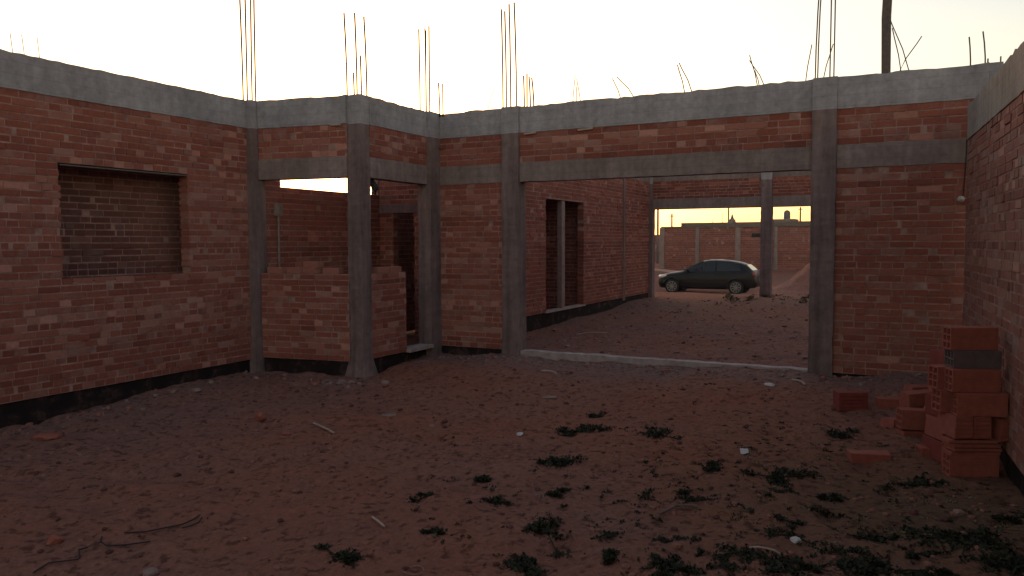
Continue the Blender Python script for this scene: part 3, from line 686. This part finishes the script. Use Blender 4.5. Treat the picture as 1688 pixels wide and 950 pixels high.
def make_car():
    t=empty('parked_car')
    # x: 0 nose .. 4.06 tail ; station: x, zbot, belt, top, hw, roofhw
    S=[(0.0,.36,.50,.56,.52,.42),(.05,.26,.60,.68,.66,.56),(.16,.22,.66,.77,.76,.64),(.40,.21,.74,.84,.80,.68),(.64,.21,.80,.885,.81,.69),(.92,.21,.84,.925,.815,.69),
       (1.06,.21,.86,.965,.82,.66),(1.30,.20,.88,1.10,.82,.60),(1.62,.20,.89,1.27,.82,.57),(1.90,.20,.90,1.365,.82,.57),(2.15,.20,.90,1.41,.82,.575),(2.45,.20,.905,1.415,.82,.58),
       (2.80,.20,.91,1.39,.82,.575),(3.15,.21,.925,1.345,.815,.56),(3.42,.22,.935,1.285,.81,.54),(3.60,.24,.94,1.22,.80,.53),(3.78,.26,.94,1.07,.79,.60),(3.94,.28,.85,.95,.775,.66),(4.03,.30,.62,.72,.74,.64),(4.06,.36,.50,.56,.62,.52)]
    ring=[]
    for x,zb_,be,tp,hw_,rw_ in S:
        half=[(0,zb_),(hw_*.84,zb_),(hw_*.965,zb_+.09),(hw_,zb_+(be-zb_)*.45),(hw_*.985,zb_+(be-zb_)*.78),(hw_*.945,be),(rw_,tp-.055 if tp-be>.15 else be+(tp-be)*.5),(rw_*.80,tp-.012),(0,tp)]
        ring.append([(x,y,z) for y,z in half]+[(x,-y,z) for y,z in half[-2:0:-1]])
    n=len(ring[0]); vs=[v for r_ in ring for v in r_]
    body=[];side=[];wind=[];rear=[]
    for i in range(len(S)-1):
        for k in range(n):
            q=(i*n+k,i*n+(k+1)%n,(i+1)*n+(k+1)%n,(i+1)*n+k)
            kk=k if k<8 else n-1-k   # segment index mirrored
            x0,x1=S[i][0],S[i+1][0]
            if kk==5 and 1.06<=x0 and x1<=3.61: side.append(q)
            elif kk in(6,7) and 1.06<=x0 and x1<=1.91: wind.append(q)
            elif kk in(6,7) and 3.59<=x0 and x1<=3.95: rear.append(q)
            else: body.append(q)
    body+=[tuple(range(n)),tuple((len(S)-1)*n+k for k in range(n-1,-1,-1))]
    def sub(fs,name,mt,smooth=True,parent=t,shrink=0):
        used=sorted({i for f in fs for i in f}); mp={j:i for i,j in enumerate(used)}
        m=MB(); m.add([vs[j] for j in used],[tuple(mp[i] for i in f) for f in fs]); return m.build(name,mt,parent,smooth)
    allb=sub(body+side+wind+rear,'body',M_paint,True)
    # wheel arches cut out
    cut=MB()
    for x in(.66,3.28):
        for s in(-1,1): cut.tube([(x,s*.55,.30),(x,s*1.0,.30)],.345,28)
    co=cut.build('cutter',M_trim); md=allb.modifiers.new('b','BOOLEAN'); md.object=co; md.operation='DIFFERENCE'; md.solver='EXACT'
    bpy.context.view_layer.update(); dg=bpy.context.evaluated_depsgraph_get(); nm=bpy.data.meshes.new_from_object(allb.evaluated_get(dg)); allb.modifiers.clear(); allb.data=nm
    bpy.data.objects.remove(co)
    for p_ in nm.polygons: p_.use_smooth=True
    try: nm.set_sharp_from_angle(angle=R(38))
    except Exception: pass
    def pane(pts,name,mt=M_glass,off=.006,th=.006):
        # quad strip patch on the body surface, pushed out
        m=MB(); P=[Vector(p) for p in pts]; c=sum(P,Vector())/len(P); nn=(P[1]-P[0]).cross(P[2]-P[0]).normalized()
        if nn.dot(c-Vector((2.2,0,.6)))<0: nn=-nn
        m.add([p+nn*off for p in P]+[p+nn*(off-th-.01) for p in P],[tuple(range(len(P)))]+[(i,(i+1)%len(P),(i+1)%len(P)+len(P),i+len(P)) for i in range(len(P))]); return m.build(name,mt,t)
    def sp(x,f):   # point on the side glass band, f=0 belt, 1 roof rail
        for i in range(len(S)-1):
            if S[i][0]<=x<=S[i+1][0]:
                q=(x-S[i][0])/(S[i+1][0]-S[i][0]); a=[S[i][j]*(1-q)+S[i+1][j]*q for j in range(6)]; break
        y0,z0=a[4]*.945,a[2]; y1,z1=a[5],a[3]-.055
        return (x,y0+(y1-y0)*f,z0+(z1-z0)*f)
    for s in(-1,1):
        def f_(x,f): q=sp(x,f); return (q[0],q[1]*s,q[2])
        pane([f_(1.22,.08),f_(1.30,.45),f_(1.62,.80),f_(1.98,.93),f_(2.0,.08)],'window'); pane([f_(2.02,.08),f_(2.02,.93),f_(2.42,.94),f_(2.42,.08)],'window')
        pane([f_(2.50,.08),f_(2.50,.94),f_(3.0,.93),f_(3.35,.86),f_(3.46,.10)],'window')
        # door seams, handle, mirror, sill trim
        hd=MB(); hd.box(2.28,s*.825,.80,.16,.025,.03); hd.build('door_handle',M_trim,t)
        mi_=MB(); mi_.tube([(1.36,s*.76,.94),(1.34,s*.86,.97),(1.33,s*.93,.98)],[.03,.075,.05],8); mi_.build('mirror',M_paint,t,True)
        tr=MB(); tr.box(2.0,s*.818,.50,1.75,.012,.04); tr.build('side_trim',M_trim,t)
        se=MB(); 
        for xx in (1.28,2.46): se.box(xx,s*.8205,.60,.010,.006,.52)
        se.build('door_seam',M_dark,t)
        hl=MB(); hl.tube([(.07,s*.50,.655),(.12,s*.64,.68),(.28,s*.745,.715),(.42,s*.785,.745)],[.055,.085,.070,.018],10); hl.build('headlight',M_lampw,t,True)
        tl=MB(); tl.tube([(3.93,s*.66,.93),(3.965,s*.70,.83),(4.0,s*.70,.72)],[.035,.075,.045],10); tl.build('taillight',M_lampr,t,True)
        for x in(.66,3.28):
            w=MB(); w.tube([(0,-.095,0),(0,-.085,0),(0,.085,0),(0,.095,0)],[.26,.295,.295,.26],30)
            w_=w.build('wheel',M_tyre,t,True,(x,s*.725,.295)); 
            rm=MB(); yo=s*.098
            rm.tube([(0,yo*.95,0),(0,yo*1.03,0)],.205,28,c=None)
            r1=rm.build('brake_disc',M_trim,w_)
            rm=MB()
            for k in range(9):
                a=k*2*math.pi/9; rot=Matrix.Rotation(a,3,'Y'); q=rot@Vector((.105,0,0)); rm.box(q.x,yo*1.12,q.z,.19,.02,.034,rot)
            rm.tube([(0,yo*1.05,0),(0,yo*1.25,0)],.04,12)
            cir=[(.2*math.cos(k*math.pi/14),yo*1.1,.2*math.sin(k*math.pi/14)) for k in range(29)]; rm.tube(cir,.014,6)
            rm.build('rim',M_rim,w_)
    # screens
    pane([(1.10,-.60,.975),(1.10,.60,.975),(1.88,.50,1.36),(1.88,-.50,1.36)],'windshield',off=.012)
    pane([(3.625,-.45,1.195),(3.625,.45,1.195),(3.88,.55,.97),(3.88,-.55,.97)],'rear_window',off=.022)
    bp=MB(); bp.box(4.04,0,.44,.10,1.30,.16); bp.build('bumper',M_paint,t)
    bp=MB(); bp.box(.03,0,.36,.06,.9,.10); bp.build('bumper',M_trim,t)
    gr=MB(); gr.box(.022,0,.53,.05,.6,.07); gr.build('grille',M_trim,t)
    pl=MB(); pl.box(4.095,0,.60,.02,.36,.12); pl.build('number_plate',M_white,t)
    return t
car=make_car()
# nose towards -e_r ; wheels stand on the terrain
cp=pix(1172,484,-.52); cx,cy=cp.x,cp.y+.3
o0=(cx-ER[0]*2.03,cy-ER[1]*2.03)
zc=float(np.mean([terrain(np.array([cx+ER[0]*q]),np.array([cy+ER[1]*q]),False)[0] for q in(-1.3,1.3)]))
car.location=(o0[0],o0[1],zc-.0); car.rotation_euler=(0,0,-TH)
tag(car,'dark hatchback car parked beyond the garage opening, nose to the left','car')

# ------------------------------------------------------------------ street beyond
def hz(a,b): x,y=hw(a,b); return x,y,float(terrain(np.array([x]),np.array([y]),False)[0])
GB=38.56
x,y=hw(-8.2,GB); bldg=empty('brick_building',(x,y,0),-TH); tag(bldg,'long low unfinished brick building across the street behind the car','building')
gp=[(0,.9,2.45),(.9,4.0,2.62)]
def bpanel(x0,x1,z0,z1,op=()): return brick_wall((x0,0),(x1,0),z0,z1,parent=bldg,mm=M_brick2,L=.32,row=.125,openings=op)
bpanel(.22,4.58,-.3,2.50); bpanel(4.88,9.0,-.3,2.50,[(5.50-4.88-.0,6.05-4.88,1.88,2.10)]); bpanel(9.0,22,-.3,2.50,[(8.35-9+.8,9.45-9+.3,1.86,2.06),(3,4,1.4,2.2)])
beam((1.3,0),(22,0),2.50,2.78,'roof_slab',M_roof,parent=bldg,t=5,proud=.12); beam((0,0),(1.3,0),2.50,2.56,'roof_slab',M_roof,parent=bldg,t=5,proud=.1)
for xx,wd,mt in((.08,.30,M_pale),(2.3,.22,M_lint),(4.73,.30,M_pale),(6.9,.2,M_lint),(9.6,.3,M_pale)):
    m=MB(); m.box(xx,.02,1.08,wd,.2,2.82); m.build('column',mt,bldg)
for xx in(5.78,8.95):
    m=MB(); m.box(xx,.165,1.98,1.4 if xx>8 else .8,.04,.40); m.build('window',M_dark,bldg)
brick_wall((0,5),(0,.16),-.3,2.5,parent=bldg,mm=M_brick2,L=.32,row=.125)
# lower brick wall farther left
x,y=hw(-26,60); w2=empty('low_brick_wall',(x,y,0),-TH); tag(w2,'distant low brick wall at the left end of the street gap','wall')
brick_wall((0,0),(20,0),-.2,2.25,parent=w2,mm=M_brick2,L=.8,row=.3,name='brickwork'); 
nb=empty('added_shade_building',(-22,52,0),0); tag(nb,'long flat roofed brick block added unseen behind the house to shade the street','building')  # added out of view to keep low sun off the street and car
brick_wall((0,0),(29.6,0),-.3,3.3,parent=nb,mm=M_brick2,L=.8,row=.3); beam((0,0),(29.6,0),3.3,3.6,'roof_slab',M_roof,parent=nb,t=6)
# dirt mound beyond the column
x,y=hw(3.6,17.5); m=MB(); n1_,n2_=90,44; vs=[];fs=[]
for j in range(n2_+1):
    for i in range(n1_+1):
        rr=j/n2_; a=i/n1_*2*math.pi; px=math.cos(a)*rr*3.3; py=math.sin(a)*rr*2.2
        hh=1.6*(math.exp(-((px-.3)/1.5)**2-(py/1.1)**2)-.02)*(1-rr**4)+.10*(vnoise(np.array([px*2.+9]),np.array([py*2.+4]),8)[0]-.5)*(1-rr)+.16*(vnoise(np.array([px*5.+9]),np.array([py*5.+4]),8)[0]-.5)*(1-rr)+.08*(vnoise(np.array([px*13.+9]),np.array([py*13.+4]),6)[0]-.5)*(1-rr)
        wx=x+px; wy=y+py; vs.append((px,py,float(terrain(np.array([wx]),np.array([wy]),False)[0])+max(hh,-.05)-.02))
for j in range(n2_):
    for i in range(n1_): a=j*(n1_+1)+i; fs.append((a,a+1,a+n1_+2,a+n1_+1))
m.add(vs,fs); thing_mesh(m,'dirt_mound',M_clod,'reddish heap of dirt beyond the far garage column','dirt mound',(x,y,0),0,None,True)
# small house with water tank far behind
def gpt(u,d): 
    return ((u-844)/F_PX*d,d)
x,y=gpt(1288,95); fh=empty('far_house',(x,y,0),-TH); tag(fh,'small far house whose roof rises above the long brick building','house')
m=MB(); m.box(0,0,1.9,3.0,3,4.4); m.build('wall',M_brick2,fh); m=MB(); m.box(0,0,4.15,3.4,3.4,.22); m.build('roof',M_roof,fh)
x,y=gpt(1296,95); m=MB()
m.tube([(0,0,0),(0,0,.1),(0,0,.75),(0,0,.95),(0,0,1.08),(0,0,1.12)],[.36,.40,.40,.34,.16,.10],16); thing_mesh(m,'water_tank',M_tank,'black domed water tank on the roof of the far small house','water tank',(x,y,4.26),0,None,True)
x,y=gpt(1206,95); m=MB(); m.tube([(0,0,0),(0,0,3.6),(0,0,3.9),(0,0,4.15),(0,0,4.4),(0,0,4.9)],[.35,.35,.45,.42,.2,.06],10); thing_mesh(m,'chimney','%s' and M_tank,'dark pointed chimney above the long brick building, left of the column','chimney',(x,y,0))
# utility poles
poles=[(1084,62,4.6,.085,'nearest tall utility pole at the left end of the street gap'),(1107,75,4.3,.08,'shorter utility pole right of the tall one'),(1104.5,80,3.1,.05,'thin low pole beside the shorter utility pole'),(1200,80,5.8,.08,'straight utility pole behind the middle of the brick building'),(1318,85,5.3,.09,'utility pole right of the water tank'),(1190,90,4.9,.03,'very thin pole left of the middle utility pole'),(1174,90,4.2,.03,'very thin pole farthest left over the roof')]
for u,d,h_,r_,l in poles:
    x,y=gpt(u,d); t=empty('utility_pole',(x,y,-.2)); tag(t,l,'utility pole','utility poles beyond the street')
    m=MB(); m.tube([(0,0,0),(0,0,h_+.2)],[r_*1.15,r_],7); m.build('pole',M_wood,t)
    if r_>.06:
        m=MB(); m.box(0,0,h_-.05,.5,.07,.07); m.build('crossarm',M_wood,t)

M_veil=bpy.data.materials.new('veil'); M_veil.use_nodes=True; nt=M_veil.node_tree; nt.nodes.clear(); o_=nt.nodes.new('ShaderNodeOutputMaterial'); pv=nt.nodes.new('ShaderNodeVolumePrincipled')
pv.inputs['Color'].default_value=(.92,.93,.97,1); pv.inputs['Density'].default_value=.0004; pv.inputs['Anisotropy'].default_value=.5; nt.links.new(pv.outputs[0],o_.inputs['Volume'])  # added thin volume standing in for lens glare
m=MB(); m.box(10,50,2.6,160,170,8.6); o=m.build('veil',M_veil); tag(o,'thin pale added haze lying over the yard and the street','veil',kind='stuff')
# ------------------------------------------------------------------ light
w=bpy.data.worlds.new('World'); sc.world=w; w.use_nodes=True; nt=w.node_tree; nt.nodes.clear()
out=nt.nodes.new('ShaderNodeOutputWorld'); bg=nt.nodes.new('ShaderNodeBackground'); sky=nt.nodes.new('ShaderNodeTexSky')
SUN_EL=R(4.6); SUN_AZ=R(-11)          # azimuth from +Y towards +X
sky.sky_type='NISHITA'; sky.sun_disc=False; sky.sun_elevation=SUN_EL; sky.sun_rotation=SUN_AZ; sky.air_density=1.35; sky.dust_density=1.3; sky.ozone_density=1.0; sky.altitude=200
bg.inputs[1].default_value=.15; hs=nt.nodes.new('ShaderNodeHueSaturation'); hs.inputs['Saturation'].default_value=.9; nt.links.new(sky.outputs[0],hs.inputs['Color']); nt.links.new(mix(nt,1.,hs.outputs[0],(1.0,.93,1.035),'MULTIPLY'),bg.inputs[0]); nt.links.new(bg.outputs[0],out.inputs[0])
sd=bpy.data.lights.new('sun','SUN'); sd.energy=2.0; sd.angle=R(.5); sd.color=(1,.86,.70); so=bpy.data.objects.new('sun',sd); col.objects.link(so)
tosun=Vector((math.sin(SUN_AZ)*math.cos(SUN_EL),math.cos(SUN_AZ)*math.cos(SUN_EL),math.sin(SUN_EL)))
so.rotation_euler=tosun.to_track_quat('Z','Y').to_euler(); so.location=(0,0,30)

sc.view_settings.view_transform='Standard'; sc.view_settings.look='None'; sc.view_settings.exposure=1.32; sc.view_settings.gamma=1; sc.view_settings.use_curve_mapping=False
sc.render.engine='CYCLES'; sc.render.resolution_x=1024; sc.render.resolution_y=576
